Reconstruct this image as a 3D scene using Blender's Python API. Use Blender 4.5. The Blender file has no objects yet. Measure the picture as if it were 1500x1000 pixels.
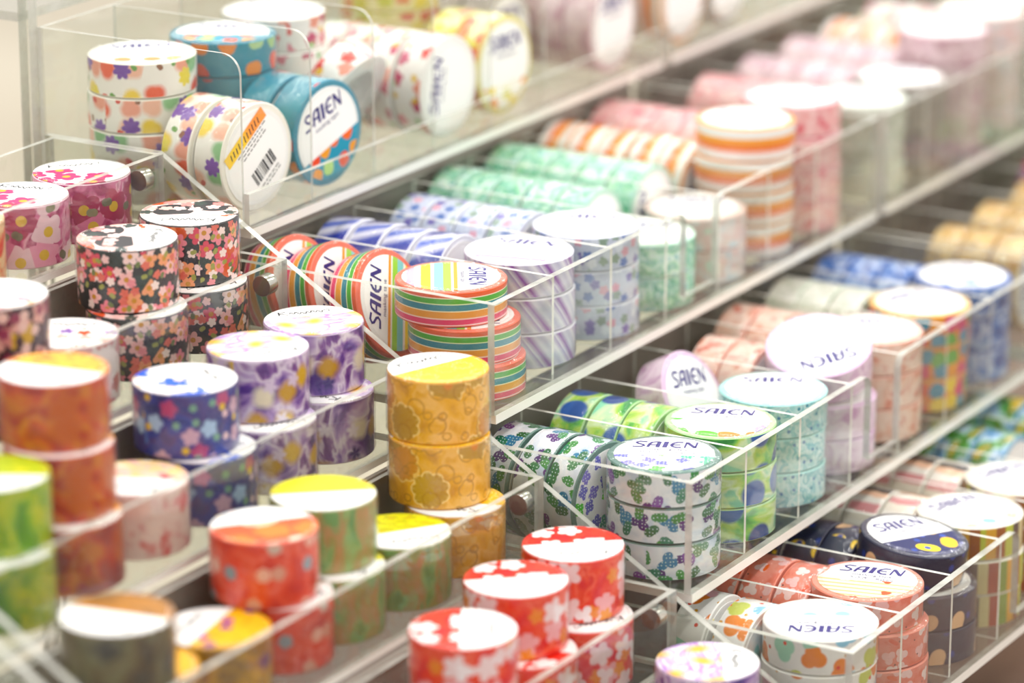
import bpy, bmesh, math, random
from mathutils import Vector, Matrix

S = bpy.context.scene
COL = S.collection
PI = math.pi

# ------------------------------------------------------------------ camera
cd = bpy.data.cameras.new('camera')
cam = bpy.data.objects.new('camera', cd)
COL.objects.link(cam)
YAW, PITCH = math.radians(30.7), math.radians(17.5)
CAM = Vector((-1.2559, -0.6615, 0.5585))
RIGHT = Vector((math.sin(YAW), -math.cos(YAW), 0))
FLAT = Vector((math.cos(YAW), math.sin(YAW), 0))
FWD = FLAT * math.cos(PITCH) - Vector((0, 0, 1)) * math.sin(PITCH)
UP = FLAT * math.sin(PITCH) + Vector((0, 0, 1)) * math.cos(PITCH)
m = Matrix((RIGHT, UP, -FWD)).transposed().to_4x4()
m.translation = CAM
cam.matrix_world = m
cd.sensor_width = 36.0
cd.lens = 132.0
cd.clip_start = 0.05
cd.clip_end = 60
cd.dof.use_dof = True
cd.dof.focus_distance = 1.56
cd.dof.aperture_fstop = 4.3
cd.dof.aperture_blades = 0
S.camera = cam

# ------------------------------------------------------------------ light
w = bpy.data.worlds.new('shop_air')
S.world = w
w.use_nodes = True
bg = w.node_tree.nodes['Background']
bg.inputs[0].default_value = (1.0, 0.985, 0.96, 1)
bg.inputs[1].default_value = 0.8


def ceiling_lamp(x, y, z, sx, sy, power):
    ld = bpy.data.lights.new('ceiling_lamp', 'AREA')
    ld.shape = 'RECTANGLE'
    ld.size, ld.size_y = sx, sy
    ld.energy = power
    ld.color = (1.0, 0.985, 0.955)
    o = bpy.data.objects.new('ceiling_lamp', ld)
    o.location = (x, y, z)
    COL.objects.link(o)


for lx in (0.2, 2.9):
    for ly in (-1.1, 0.3, 1.7, 3.1):
        ceiling_lamp(lx, ly, 2.0, 2.4, 0.2, 19)

vs = S.view_settings
vs.view_transform = 'Standard'
vs.look = 'None'
vs.exposure = 0.3
vs.gamma = 1.0
vs.use_curve_mapping = False
S.cycles.transparent_max_bounces = 48
S.cycles.max_bounces = 10
S.cycles.sample_clamp_indirect = 6.0

# ------------------------------------------------------------------ helpers


def lin(h):
    h = h.lstrip('#')
    out = []
    for i in (0, 2, 4):
        c = int(h[i:i + 2], 16) / 255
        out.append(c / 12.92 if c <= .04045 else ((c + .055) / 1.055) ** 2.4)
    return (*out, 1)


def new_mat(name):
    mt = bpy.data.materials.new(name)
    mt.use_nodes = True
    nt = mt.node_tree
    for n in list(nt.nodes):
        nt.nodes.remove(n)
    out = nt.nodes.new('ShaderNodeOutputMaterial')
    return mt, nt, out


def plain(name, col, rough=.5, metal=0.0, noise=None):
    mt, nt, out = new_mat(name)
    b = nt.nodes.new('ShaderNodeBsdfPrincipled')
    b.inputs['Base Color'].default_value = lin(col)
    b.inputs['Roughness'].default_value = rough
    b.inputs['Metallic'].default_value = metal
    if noise:
        sc, c2 = noise
        tc = nt.nodes.new('ShaderNodeTexCoord')
        nz = nt.nodes.new('ShaderNodeTexNoise')
        nz.inputs['Scale'].default_value = sc
        nt.links.new(tc.outputs['Object'], nz.inputs['Vector'])
        r = nt.nodes.new('ShaderNodeValToRGB')
        r.color_ramp.elements[0].position = .35
        r.color_ramp.elements[1].position = .65
        r.color_ramp.elements[0].color = lin(col)
        r.color_ramp.elements[1].color = lin(c2)
        nt.links.new(nz.outputs[0], r.inputs[0])
        nt.links.new(r.outputs[0], b.inputs['Base Color'])
    nt.links.new(b.outputs[0], out.inputs[0])
    return mt


def clear(name, tint, haze, rough, ior=1.45, bump=0.0, bscale=60, haze_col='#ffffff'):
    """clear sheet: lets light straight through, reflects by Fresnel, a little surface haze"""
    mt, nt, out = new_mat(name)
    N, L = nt.nodes, nt.links
    tr = N.new('ShaderNodeBsdfTransparent')
    tr.inputs[0].default_value = lin(tint)
    df = N.new('ShaderNodeBsdfDiffuse')
    df.inputs[0].default_value = lin(haze_col)
    m1 = N.new('ShaderNodeMixShader')
    m1.inputs[0].default_value = haze
    L.new(tr.outputs[0], m1.inputs[1])
    L.new(df.outputs[0], m1.inputs[2])
    gl = N.new('ShaderNodeBsdfGlossy')
    gl.inputs['Roughness'].default_value = rough
    fr = N.new('ShaderNodeFresnel')
    fr.inputs[0].default_value = ior
    m2 = N.new('ShaderNodeMixShader')
    # a thin sheet reflects once, at the face the light enters by
    ge = N.new('ShaderNodeNewGeometry')
    inv = N.new('ShaderNodeMath')
    inv.operation = 'SUBTRACT'
    inv.inputs[0].default_value = 1.0
    L.new(ge.outputs['Backfacing'], inv.inputs[1])
    mu = N.new('ShaderNodeMath')
    mu.operation = 'MULTIPLY'
    L.new(fr.outputs[0], mu.inputs[0])
    L.new(inv.outputs[0], mu.inputs[1])
    L.new(mu.outputs[0], m2.inputs[0])
    L.new(m1.outputs[0], m2.inputs[1])
    L.new(gl.outputs[0], m2.inputs[2])
    if bump:
        tc = N.new('ShaderNodeTexCoord')
        nz = N.new('ShaderNodeTexNoise')
        nz.inputs['Scale'].default_value = bscale
        nz.inputs['Detail'].default_value = 3
        L.new(tc.outputs['Object'], nz.inputs['Vector'])
        bp = N.new('ShaderNodeBump')
        bp.inputs['Strength'].default_value = bump
        bp.inputs['Distance'].default_value = .002
        L.new(nz.outputs[0], bp.inputs['Height'])
        L.new(bp.outputs[0], gl.inputs['Normal'])
    L.new(m2.outputs[0], out.inputs[0])
    return mt


M_CLEAR = clear('clear_acrylic', '#fafbf9', .016, .03)
M_FILM = clear('cellophane_film', '#fdfdfd', .012, .06, 1.5, .9, 150)


def edge_mat():
    mt, nt, out = new_mat('acrylic_cut_edge')
    N, L = nt.nodes, nt.links
    b = N.new('ShaderNodeBsdfPrincipled')
    b.inputs['Base Color'].default_value = lin('#cbc9bf')
    b.inputs['Roughness'].default_value = .18
    tr = N.new('ShaderNodeBsdfTransparent')
    tr.inputs[0].default_value = lin('#dfe6e0')
    mx = N.new('ShaderNodeMixShader')
    tc = N.new('ShaderNodeTexCoord')
    nz = N.new('ShaderNodeTexNoise')
    nz.inputs['Scale'].default_value = 90
    L.new(tc.outputs['Object'], nz.inputs['Vector'])
    mr = N.new('ShaderNodeMapRange')
    mr.inputs[1].default_value, mr.inputs[2].default_value = .3, .7
    mr.inputs[3].default_value, mr.inputs[4].default_value = .05, .45
    L.new(nz.outputs[0], mr.inputs[0])
    L.new(mr.outputs[0], mx.inputs[0])
    L.new(b.outputs[0], mx.inputs[1])
    L.new(tr.outputs[0], mx.inputs[2])
    L.new(mx.outputs[0], out.inputs[0])
    return mt


M_EDGE = edge_mat()
M_RAIL = plain('polished_rail_edge', '#efece2', .2)
M_DIV = plain('polished_divider_edge', '#e6e4da', .2)
M_STEEL = plain('brushed_steel', '#d8d4cc', .25, 1.0)
M_RUST = plain('dark_screw_end', '#6b4a38', .6, .3)
M_INK = plain('violet_ink', '#33267a', .5)
M_INK2 = plain('grey_ink', '#55527a', .5)
M_BLACK = plain('black_ink', '#2b2b30', .5)
M_WHITE = plain('white_paper', '#fbfaf6', .55)


# ---- printed patterns -------------------------------------------------
class P:
    """builds a printed pattern as a colour socket from layers, in millimetres of paper"""

    def __init__(s, nt):
        s.nt, s.N, s.L = nt, nt.nodes, nt.links
        s.uv = s.N.new('ShaderNodeUVMap').outputs[0]
        s.col = None

    def math(s, op, a, b=None, clamp=False):
        n = s.N.new('ShaderNodeMath')
        n.operation = op
        n.use_clamp = clamp
        for i, v in enumerate((a, b)):
            if v is None:
                continue
            if isinstance(v, (int, float)):
                n.inputs[i].default_value = v
            else:
                s.L.new(v, n.inputs[i])
        return n.outputs[0]

    def vmath(s, op, a, b):
        n = s.N.new('ShaderNodeVectorMath')
        n.operation = op
        for i, v in enumerate((a, b)):
            if isinstance(v, tuple):
                n.inputs[i].default_value = v
            else:
                s.L.new(v, n.inputs[i])
        return n.outputs[0]

    def ramp(s, fac, stops, interp='CONSTANT'):
        r = s.N.new('ShaderNodeValToRGB')
        r.color_ramp.interpolation = interp
        e = r.color_ramp.elements
        while len(e) < len(stops):
            e.new(1)
        for el, (p, c) in zip(e, sorted(stops)):
            el.position = p
            el.color = lin(c)
        s.L.new(fac, r.inputs[0])
        return r.outputs[0]

    def even(s, fac, cols, interp='CONSTANT'):
        n = len(cols)
        d = n if interp == 'CONSTANT' else max(1, n - 1)
        return s.ramp(fac, [(i / d, c) for i, c in enumerate(cols)], interp)

    def put(s, mask, col):
        if s.col is None:
            s.col = col
            return
        mx = s.N.new('ShaderNodeMix')
        mx.data_type = 'RGBA'
        s.L.new(mask, mx.inputs[0])
        s.L.new(s.col, mx.inputs[6])
        s.L.new(col, mx.inputs[7])
        s.col = mx.outputs[2]

    def base(s, c):
        r = s.N.new('ShaderNodeRGB')
        r.outputs[0].default_value = lin(c)
        s.col = r.outputs[0]

    def wash(s, size, cols, seed=0, stretch=(1, 1), lo=.3, hi=.7):
        v = s.vmath('ADD', s.uv, (seed * 37.1, seed * 17.3, 0))
        v = s.vmath('MULTIPLY', v, (stretch[0] / size, stretch[1] / size, 0))
        nz = s.N.new('ShaderNodeTexNoise')
        nz.noise_dimensions = '2D'
        nz.inputs['Scale'].default_value = 1
        nz.inputs['Detail'].default_value = 3
        nz.inputs['Distortion'].default_value = .4
        s.L.new(v, nz.inputs['Vector'])
        mr = s.N.new('ShaderNodeMapRange')
        mr.inputs[1].default_value, mr.inputs[2].default_value = lo, hi
        s.L.new(nz.outputs[0], mr.inputs[0])
        s.col = s.even(mr.outputs[0], cols, 'LINEAR')

    def vstripes(s, stops, height, off=0):
        sp = s.N.new('ShaderNodeSeparateXYZ')
        s.L.new(s.uv, sp.inputs[0])
        t = s.math('FRACT', s.math('ADD', s.math('DIVIDE', sp.outputs[1], height), off))
        s.col = s.ramp(t, stops)

    def ustripes(s, cols, width, slant=0.0, soft=False, wob=0.0):
        sp = s.N.new('ShaderNodeSeparateXYZ')
        s.L.new(s.uv, sp.inputs[0])
        a = s.math('ADD', sp.outputs[0], s.math('MULTIPLY', sp.outputs[1], slant))
        if wob:
            nz = s.N.new('ShaderNodeTexNoise')
            nz.inputs['Scale'].default_value = .12
            s.L.new(s.uv, nz.inputs['Vector'])
            a = s.math('ADD', a, s.math('MULTIPLY', nz.outputs[0], wob))
        t = s.math('FRACT', s.math('DIVIDE', a, width))
        s.col = s.even(t, cols, 'LINEAR' if soft else 'CONSTANT')

    def motif(s, cell, size, cols, petals=5, depth=.35, seed=0, squash=1.0, keep=1.0, centre=None,
              ring=False, spin=True, rnd=.7, soft=.25, dots=None):
        v = s.vmath('ADD', s.uv, (seed * 41.3, seed * 29.7, 0))
        vo = s.N.new('ShaderNodeTexVoronoi')
        vo.voronoi_dimensions = '2D'
        vo.inputs['Scale'].default_value = 1.0 / cell
        vo.inputs['Randomness'].default_value = rnd
        s.L.new(v, vo.inputs['Vector'])
        d = s.vmath('SUBTRACT', v, vo.outputs['Position'])
        sp = s.N.new('ShaderNodeSeparateXYZ')
        s.L.new(d, sp.inputs[0])
        sc = s.N.new('ShaderNodeSeparateColor')
        s.L.new(vo.outputs['Color'], sc.inputs[0])
        x, y = sp.outputs[0], sp.outputs[1]
        if spin:
            an = s.math('MULTIPLY', sc.outputs[1], 6.28)
            c_, s_ = s.math('COSINE', an), s.math('SINE', an)
            x, y = (s.math('SUBTRACT', s.math('MULTIPLY', sp.outputs[0], c_), s.math('MULTIPLY', sp.outputs[1], s_)),
                    s.math('ADD', s.math('MULTIPLY', sp.outputs[0], s_), s.math('MULTIPLY', sp.outputs[1], c_)))
        y = s.math('MULTIPLY', y, squash)
        r = s.math('SQRT', s.math('ADD', s.math('MULTIPLY', x, x), s.math('MULTIPLY', y, y)))
        rad = size
        if petals:
            th = s.math('ARCTAN2', y, x)
            pe = s.math('ABSOLUTE', s.math('COSINE', s.math('MULTIPLY', th, petals / 2)))
            rad = s.math('MULTIPLY', s.math('ADD', s.math('MULTIPLY', pe, depth), 1 - depth), size)
        rel = s.math('SUBTRACT', rad, r)
        if ring:
            rel = s.math('SUBTRACT', .35, s.math('ABSOLUTE', rel))
        mask = s.math('DIVIDE', rel, soft, True)
        if keep < 1:
            mask = s.math('MULTIPLY', mask, s.math('LESS_THAN', sc.outputs[2], keep))
        s.put(mask, s.even(sc.outputs[0], cols))
        if centre:
            s.put(s.math('MULTIPLY', mask, s.math('LESS_THAN', r, size * .28)), s.even(sc.outputs[0], [centre, centre]))
        if dots:
            v2 = s.N.new('ShaderNodeTexVoronoi')
            v2.voronoi_dimensions = '2D'
            v2.inputs['Scale'].default_value = .62
            v2.inputs['Randomness'].default_value = .3
            s.L.new(s.uv, v2.inputs['Vector'])
            s.put(s.math('MULTIPLY', mask, s.math('LESS_THAN', v2.outputs['Distance'], .17)),
                  s.even(sc.outputs[0], [dots, dots]))


def run(p, layers):
    for la in layers:
        k, a = la[0], la[1:]
        kw = a[-1] if a and isinstance(a[-1], dict) else {}
        a = a[:-1] if kw else a
        getattr(p, k)(*a, **kw)


def print_mat(name, layers, rough=.35, white=None):
    """white=(axis level in mm, 'below'): paper label, pattern only past a chord"""
    mt, nt, out = new_mat(name)
    p = P(nt)
    run(p, layers)
    if white is not None:
        sp = p.N.new('ShaderNodeSeparateXYZ')
        p.L.new(p.uv, sp.inputs[0])
        wr = p.N.new('ShaderNodeRGB')
        wr.outputs[0].default_value = lin('#fcfbf8')
        p.put(p.math('GREATER_THAN', sp.outputs[1], white), wr.outputs[0])
    hs = p.N.new('ShaderNodeHueSaturation')
    hs.inputs['Saturation'].default_value = 1.12
    hs.inputs['Value'].default_value = .93 if white is None else 1.0
    p.L.new(p.col, hs.inputs['Color'])
    b = p.N.new('ShaderNodeBsdfPrincipled')
    b.inputs['Roughness'].default_value = rough
    p.L.new(hs.outputs[0], b.inputs['Base Color'])
    p.L.new(b.outputs[0], out.inputs[0])
    return mt


def F(cell, size, cols, **k):
    return ('motif', cell, size, cols, k)


RB = [(0, '#f04438'), (.06, '#ffd0d0'), (.1, '#ef5a80'), (.24, '#ffd9c9'), (.28, '#f7a01c'), (.46, '#fff0c8'), (.49, '#14899c'),
      (.66, '#e6f2c0'), (.69, '#58b23f'), (.83, '#fbe8d0'), (.86, '#f2683a')]

# name: (words, rim colour, body layers, label layers, white chord level in mm)
D = {
    # wide tapes
    'fuchsia': ('wide magenta and pink peony', '#f3c9d8', [('wash', 9, ['#a3275f', '#d9739f', '#efb7c8', '#a8316a']), F(14, 8.2, ['#f2a9c2', '#f7d3dc', '#b01657', '#e58aad'], depth=.3, keep=.9, centre='#e7c25b'), F(11, 2.6, ['#6d6b52', '#8c8a6a'], petals=2, seed=3, keep=.4)],
                [('base', '#fdf6f5'), F(12, 6.4, ['#b00f4e', '#cc2f6e', '#f0a4ba'], depth=.3, keep=.75, centre='#e2a93c')], 6),
    'peach': ('wide peach flowered', '#f4c58c', [('wash', 14, ['#e2532c', '#f6b58b', '#f7d9a8', '#e8401f'])], [('wash', 8, ['#f9dba6', '#f8c3a0', '#fdf3da'])], 8),
    'black': ('wide black blossom printed', '#1b1a1d', [('base', '#141317'), ('motif', 13, 7.0, ['#d4603e', '#141317', '#24332f', '#141317'], {'petals': 0, 'seed': 5, 'keep': .6}), F(7, 3.9, ['#ea929c', '#f2bdb8', '#d9606f', '#f4d6cf', '#eda57c'], seed=1, keep=.7, centre='#c98f3c', depth=.4), F(4.8, 2.2, ['#f2ccc6', '#e8969a', '#f5e0d6', '#de7a6c'], seed=2, keep=.6), F(6, 1.5, ['#6a7644', '#98994f'], seed=4, petals=2, keep=.5)],
              [('base', '#f9ddd6'), F(16, 9, ['#ec5c2a', '#ea7448', '#f3b4a6', '#343336'], petals=0, keep=.75, seed=2), F(7, 3.4, ['#fbe8e2', '#f2a09c', '#efc4bc', '#3b4a44', '#f7d8d2'], seed=1, keep=.85)], 6),
    'dark': ('wide dark maroon flowered', '#e8dcd6', [('base', '#3a1a24'), F(9, 5, ['#c98a86', '#d9a79c', '#6d2340', '#c9a13e'], seed=3, keep=.9), F(6, 2.6, ['#e6c2b8', '#8c3a55'], seed=6, keep=.6)], [('base', '#fdf3ec'), F(10, 4, ['#e8a13c', '#b7496d'], seed=2)], -2),
    'pale': ('wide pale flowered', '#f6ece8', [('base', '#ead9d6'), F(9, 4.5, ['#d99a9f', '#f5eae6', '#c97d77'], seed=2)], [('base', '#fdf8f4'), F(9, 3.6, ['#f2664a', '#f7b9ae', '#8d6bb0', '#f8d9d0'], seed=4, depth=.5)], 6),
    'orange': ('wide red and orange gold-clouded', '#d8481c', [('wash', 10, ['#8f170c', '#bf3a14', '#c67a36', '#a01e12']), F(13, 7, ['#8c120e', '#b8571f'], petals=4, depth=.1, spin=False, keep=.5, soft=2)], [('wash', 6, ['#f25c0c', '#fb9a1e', '#ffbf3f', '#f06a10'])], -1),
    'pinkl': ('wide pale pink and coral', '#f2c9c2', [('wash', 12, ['#d8707a', '#eccac2', '#f3ded4', '#d9605f'])], [('base', '#fdf1e2'), ('wash', 8, ['#fdf2e4', '#f6d58e', '#f8d6c8', '#ee6a70'])], 0),
    'blue': ('wide indigo flowered', '#4a4d83', [('wash', 12, ['#2a2f6a', '#3d4a98', '#4b3f7a', '#33387a']), F(11, 4.4, ['#a9c3df', '#c9a9bd', '#5f7ec0', '#b0527a'], seed=2, keep=.8, depth=.25, soft=1.3), F(8, 2.2, ['#e2bf4a', '#e9c9cf', '#77a58c'], seed=5, keep=.6, soft=.9)],
             [('base', '#f8f4f6'), F(16, 7, ['#1f5fe0', '#f4eef2'], seed=7, depth=.45, keep=.8), F(9, 2.5, ['#dcd4ee', '#f3ddc4'], seed=1, keep=.6)], 1),
    'purple': ('wide violet and ochre marbled', '#c9b3cf', [('wash', 13, ['#43287a', '#6a4896', '#a98cbc', '#d8cbdb', '#7d5094', '#4f2474'], 2, (1, .7), .3, .7), F(14, 6.2, ['#cfa53c', '#dcbc62', '#bd8f2e', '#e0d4be'], petals=4, depth=.1, keep=.6, seed=4, soft=3.2), F(11, 4.0, ['#e3d8e2', '#3a2870', '#d3c0d8'], petals=5, depth=.4, keep=.5, seed=7, soft=2.0)],
               [('wash', 10, ['#f8f2f2', '#c9a8e2', '#f6eef2', '#b07fd2', '#efe4ea', '#b8b0e6'], 5, (.5, 1.3)), F(13, 5.6, ['#f4cc6a', '#f0c262'], petals=0, keep=.55, seed=9, soft=4.5, squash=.7)], 6),
    'gold': ('wide ochre gold arabesque', '#d99a24', [('wash', 14, ['#cf9224', '#e6ad48', '#efbd70', '#d99c2c']), F(19, 8.2, ['#c2920f', '#b98a18', '#d08a2c'], petals=9, depth=.16, keep=.85, seed=3, soft=.8), F(19, 8.2, ['#fbe6ac', '#f8dc98'], petals=9, depth=.16, keep=.85, seed=3, ring=True, soft=.3), F(19, 7.6, ['#f8de9c', '#f4d48a'], petals=18, depth=.85, keep=.85, seed=3, ring=True, soft=.35), F(19, 2.6, ['#de7426', '#d9842c', '#c2920f'], petals=0, keep=.6, seed=3, soft=1.2), F(12, 4.4, ['#a8720a', '#b47e14'], petals=1, depth=.7, seed=7, keep=.8, ring=True, soft=.25), F(9, 2.0, ['#a8720a', '#b47e14'], petals=1, depth=.6, seed=9, keep=.7, ring=True, soft=.25)],
             [('wash', 7, ['#f3b62c', '#f9cf58', '#f0a81e']), F(10, 4.4, ['#fbe6a0', '#f9dc86'], petals=9, seed=3, ring=True)], 3),
    'lime': ('wide moss green and brown', '#a9b06a', [('wash', 10, ['#5f8a4c', '#86a864', '#9a8a4e', '#b48a5c', '#6f9a5a'], 3, (1.6, .6))], [('wash', 5, ['#d9d800', '#eee43a', '#c9c800', '#e6c21e'])], 0),
    'coral': ('wide coral red speckled', '#dd5540', [('wash', 10, ['#c92a1e', '#e0523e', '#e8796a', '#cc3426']), F(11, 3.2, ['#c9b3a4', '#d9a08c', '#8a9aa0', '#e8b3a0'], seed=3, keep=.75, depth=.2)], [('base', '#e8613c'), F(15, 7.5, ['#f9dfc9', '#f7c9ae', '#f08a50'], seed=2, depth=.2)], 4),
    'marigold': ('wide marigold and purple', '#c7902c', [('wash', 10, ['#c98a24', '#8a6a3c', '#dba53c', '#6a4a7a'])], [('wash', 6, ['#f2a818', '#f7c03a', '#ee9a10']), F(9, 3, ['#9a3ca0', '#7a2f8c', '#c98a1e'], seed=2, keep=.5)], 2),
    'brown': ('wide dark olive and brown', '#7a6038', [('wash', 12, ['#3a342a', '#5c4c34', '#6e6a4c', '#33302a'])], [('wash', 8, ['#6a4820', '#b4761c', '#7a5426'])], -1),
    'green': ('wide leaf green and yellow', '#9ab03c', [('wash', 10, ['#3f7a1e', '#6fa03a', '#b9bf3a', '#4f8a2a'], 4, (1.5, .7))], [('wash', 7, ['#c9c414', '#a4b81e', '#dcd23c'])], 3),
    'smoke': ('wide smoky violet', '#d9d2d0', [('wash', 12, ['#4a3c4c', '#7a6a74', '#5c4c66'])], [('base', '#f4f0ec')], -30),
    'red': ('wide red rabbit printed', '#f0584c', [('wash', 12, ['#de1622', '#ec4c42', '#f27a66', '#da101c'], 2), F(13, 6, ['#f6c9cb', '#f4d9d8', '#f3b3b4'], seed=3, keep=.9, depth=.4, petals=5, soft=.8), F(12, 4, ['#f2a056', '#ee8f45'], seed=6, keep=.5, soft=1.2), F(12, 4.2, ['#f8eaea', '#f5dede'], seed=8, petals=3, depth=.6, keep=.45)],
            [('wash', 12, ['#ea1a28', '#f06458', '#e83038'], 1), F(11, 5.4, ['#fdf5f2', '#fceeea'], seed=2, depth=.35, keep=.95)], -1),
    # narrow tapes
    'fruit': ('white fruit printed', '#f4f0e2', [('base', '#f5f2e8'), F(11, 6.0, ['#8fc08a', '#ee7358', '#f3d23e', '#f4bfa6', '#ea6650', '#f0a890'], seed=3, petals=3, depth=.14, keep=.55, rnd=.4, soft=2.4), F(12, 4.8, ['#6f429e', '#8058ac', '#ecd84a'], seed=5, petals=7, depth=.3, keep=.42, soft=.8), F(9.5, 1.8, ['#6aa04a', '#8a5a3c', '#d84a3a'], seed=8, petals=2, keep=.5)],
              [('base', '#fcfbf7'), F(13, 4.4, ['#ee6244', '#f4c478', '#f2a06a'], seed=2, petals=0, keep=.9, soft=1)], -4),
    'teal': ('teal fruit printed', '#1d87a0', [('base', '#178aa2'), F(12, 4.8, ['#ef5a3c', '#f2913f', '#a9cf8c', '#b9d6a0', '#e8472f'], seed=4, petals=3, depth=.15, rnd=.45, keep=.6, soft=.8)],
             [('base', '#1396b4'), F(9, 3.8, ['#f4703a', '#bfe08c', '#f6a64a', '#f2573a'], seed=3, petals=4, depth=.1, rnd=.4)], -6),
    'posy': ('white posy printed', '#f6f1ec', [('base', '#f7f2ee'), F(11, 4.2, ['#ec4a42', '#e88a9a', '#c23a68', '#f2a08c'], seed=3, keep=.75), F(9, 2, ['#8cbf7a', '#f0c34a', '#a4cf8c'], seed=7, petals=2, keep=.5)], [('base', '#fbfaf8')], -40),
    'lemon': ('yellow and red flowered', '#e9dd88', [('base', '#f2e9b0'), F(10, 4.8, ['#dcd224', '#f0d848', '#e8843c', '#cfd028', '#d9603a'], seed=2, keep=.9)], [('base', '#fbf8ec'), F(9, 3.6, ['#f3d84a', '#f09a4a', '#e6e070'], seed=4)], -9),
    'rainbow': ('rainbow striped', '#ee6a4a', [('vstripes', RB, 15.2, .02)], [('vstripes', [(0, '#fdf3f2'), (.06, '#f7b8ca'), (.14, '#fdf3f2'), (.2, '#ffe01a'), (.3, '#fdf7ec'), (.33, '#8ed0cf'), (.42, '#a4d65a'), (.5, '#fdf3ea'), (.52, '#f6a54a'), (.56, '#fdfbf8')], 43, .5)], 3),
    'plum': ('violet slant striped', '#ece9f2', [('ustripes', ['#e9e7f0', '#8a3fa4', '#dfdcea', '#c9c6de', '#efedf4', '#a68cc4'], 15, .75, True)], [('vstripes', [(0, '#fcfbf9'), (.14, '#b79acb'), (.2, '#fcfbf9')], 43, .5)], -8),
    'lilac': ('pale lilac and blue flowered', '#dfe2ee', [('base', '#c9cfe2'), F(6, 2.6, ['#5f7cba', '#e2a9b9', '#8aa08f', '#e9ecf4', '#7a6fb4', '#dfe5f2'], seed=3)], [('base', '#fbfafc')], -40),
    'jade': ('jade green foliage', '#bfe2cf', [('wash', 7, ['#6fc4a0', '#cfeedd', '#4fa88c', '#a4dcae', '#e4f6ea', '#5fb4b0'], 3)], [('base', '#f4fbf6')], -40),
    'mist': ('pale blue and pink misty', '#e8c9bd', [('wash', 9, ['#bfd3de', '#e6dfdc', '#e9c3bf', '#cfe0cf'], 5)], [('base', '#fcfbfa')], -40),
    'tanger': ('white and orange banded', '#f2a03c', [('vstripes', [(0, '#f5f1ec'), (.3, '#f6c6bd'), (.42, '#ef7f3a'), (.62, '#f4a23a'), (.8, '#f5f1ec')], 15.2, .1)], [('base', '#fcfbf8')], -40),
    'rose': ('rose pink', '#f0b8bd', [('wash', 9, ['#e58a90', '#f2b3b3', '#f7d5d2', '#e0747f'], 3)], [('base', '#fcf8f7')], -40),
    'mauve': ('dusty mauve', '#d9b3bd', [('wash', 11, ['#b98a98', '#d9bcc4', '#e6d0d2', '#a87a86'], 4)], [('base', '#faf5f4')], -40),
    'sage': ('pale sage grey', '#d3dcc9', [('wash', 10, ['#c3ccb9', '#e6e6dc', '#b3b9a4'], 4)], [('base', '#f6f7f0')], -40),
    'slate': ('grey and brown', '#9a9088', [('wash', 10, ['#7a6f6a', '#a89c94', '#5f5652'], 4)], [('base', '#ece8e4')], -40),
    'cactus': ('green and purple cactus printed', '#5f8378', [('wash', 14, ['#d3dbe6', '#eef0f2', '#c9d9ea'], 2), F(10.5, 5.4, ['#2f7a45', '#5c2a7a', '#3f8f3a', '#4a2470', '#1f5c50', '#2f7fa8'], seed=3, petals=3, depth=.55, squash=1.3, keep=.8, dots='#dcefe0', soft=.4), F(8.5, 3.6, ['#3f8f4a', '#7a3f9a', '#2a7a5a', '#226a3a'], seed=6, petals=2, depth=.3, squash=1.3, keep=.75, dots='#d9e6f0')],
               [('base', '#fbfbfa'), F(8.5, 3.9, ['#5fc94a', '#7f7fd2', '#5cb894', '#8f88da'], seed=5, petals=4, depth=.4, squash=1.2, dots='#f4fbf4')], -2),
    'meadow': ('green and blue landscape', '#b3d99a', [('wash', 12, ['#2f8f3f', '#7cc860', '#c3df6a', '#dff0c0', '#8ed6b0'], 3, (.6, 1)), F(19, 7, ['#17438f', '#2058a8', '#e7edf0'], petals=0, keep=.4, seed=4, soft=1.5)], [('base', '#fbfaf8'), F(12, 6, ['#55c22e', '#ee8a2a', '#c9a6ea', '#68d040'], petals=0, seed=2, squash=1.5, keep=.9, soft=1)], 0),
    'aqua': ('pale aqua speckled', '#a9e0dc', [('wash', 5, ['#a9dcdc', '#d9f0ee', '#7cc4cc', '#cdebe8'], 2), F(5, .9, ['#2f8fa8', '#3f7fb4'], petals=0, keep=.5, seed=3)], [('base', '#fbfdfc'), F(5, .6, ['#b3e6e0', '#cdeeea'], petals=0, seed=2)], -2),
    'pinklil': ('pale pink lilac', '#e2bfdc', [('wash', 10, ['#d9b3cf', '#efdbe6', '#c99abf'], 3)], [('base', '#fbf9fb')], -40),
    'salmonp': ('peach pink', '#f0b8a4', [('wash', 9, ['#e59a86', '#f4cbb8', '#f8e0d2', '#dd8a7a'], 3)], [('base', '#fcf8f4'), ('wash', 9, ['#fcf6f0', '#fbe0c9', '#fcf8f4'], 3)], 3),
    'fiesta': ('multicoloured patchwork', '#f0c06a', [('base', '#e88a3a'), F(8, 4.4, ['#e2337a', '#5fa83f', '#f2a02c', '#e8552f', '#3f8fae', '#f6d24a'], petals=4, depth=.1, seed=4, rnd=.4)], [('base', '#fcfaf4'), F(13, 4.5, ['#f8dca0', '#d3efd9', '#f7c9a0'], petals=0, seed=4, soft=2)], -4),
    'cobalt': ('white and cobalt blue', '#2f5fb0', [('wash', 8, ['#1f3f86', '#4a7ac4', '#c9d6ee', '#2a4f9a'], 3)], [('base', '#fbfbfc'), F(16, 5, ['#2f6fe0', '#fbfbfc'], petals=3, seed=6)], -6),
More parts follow.
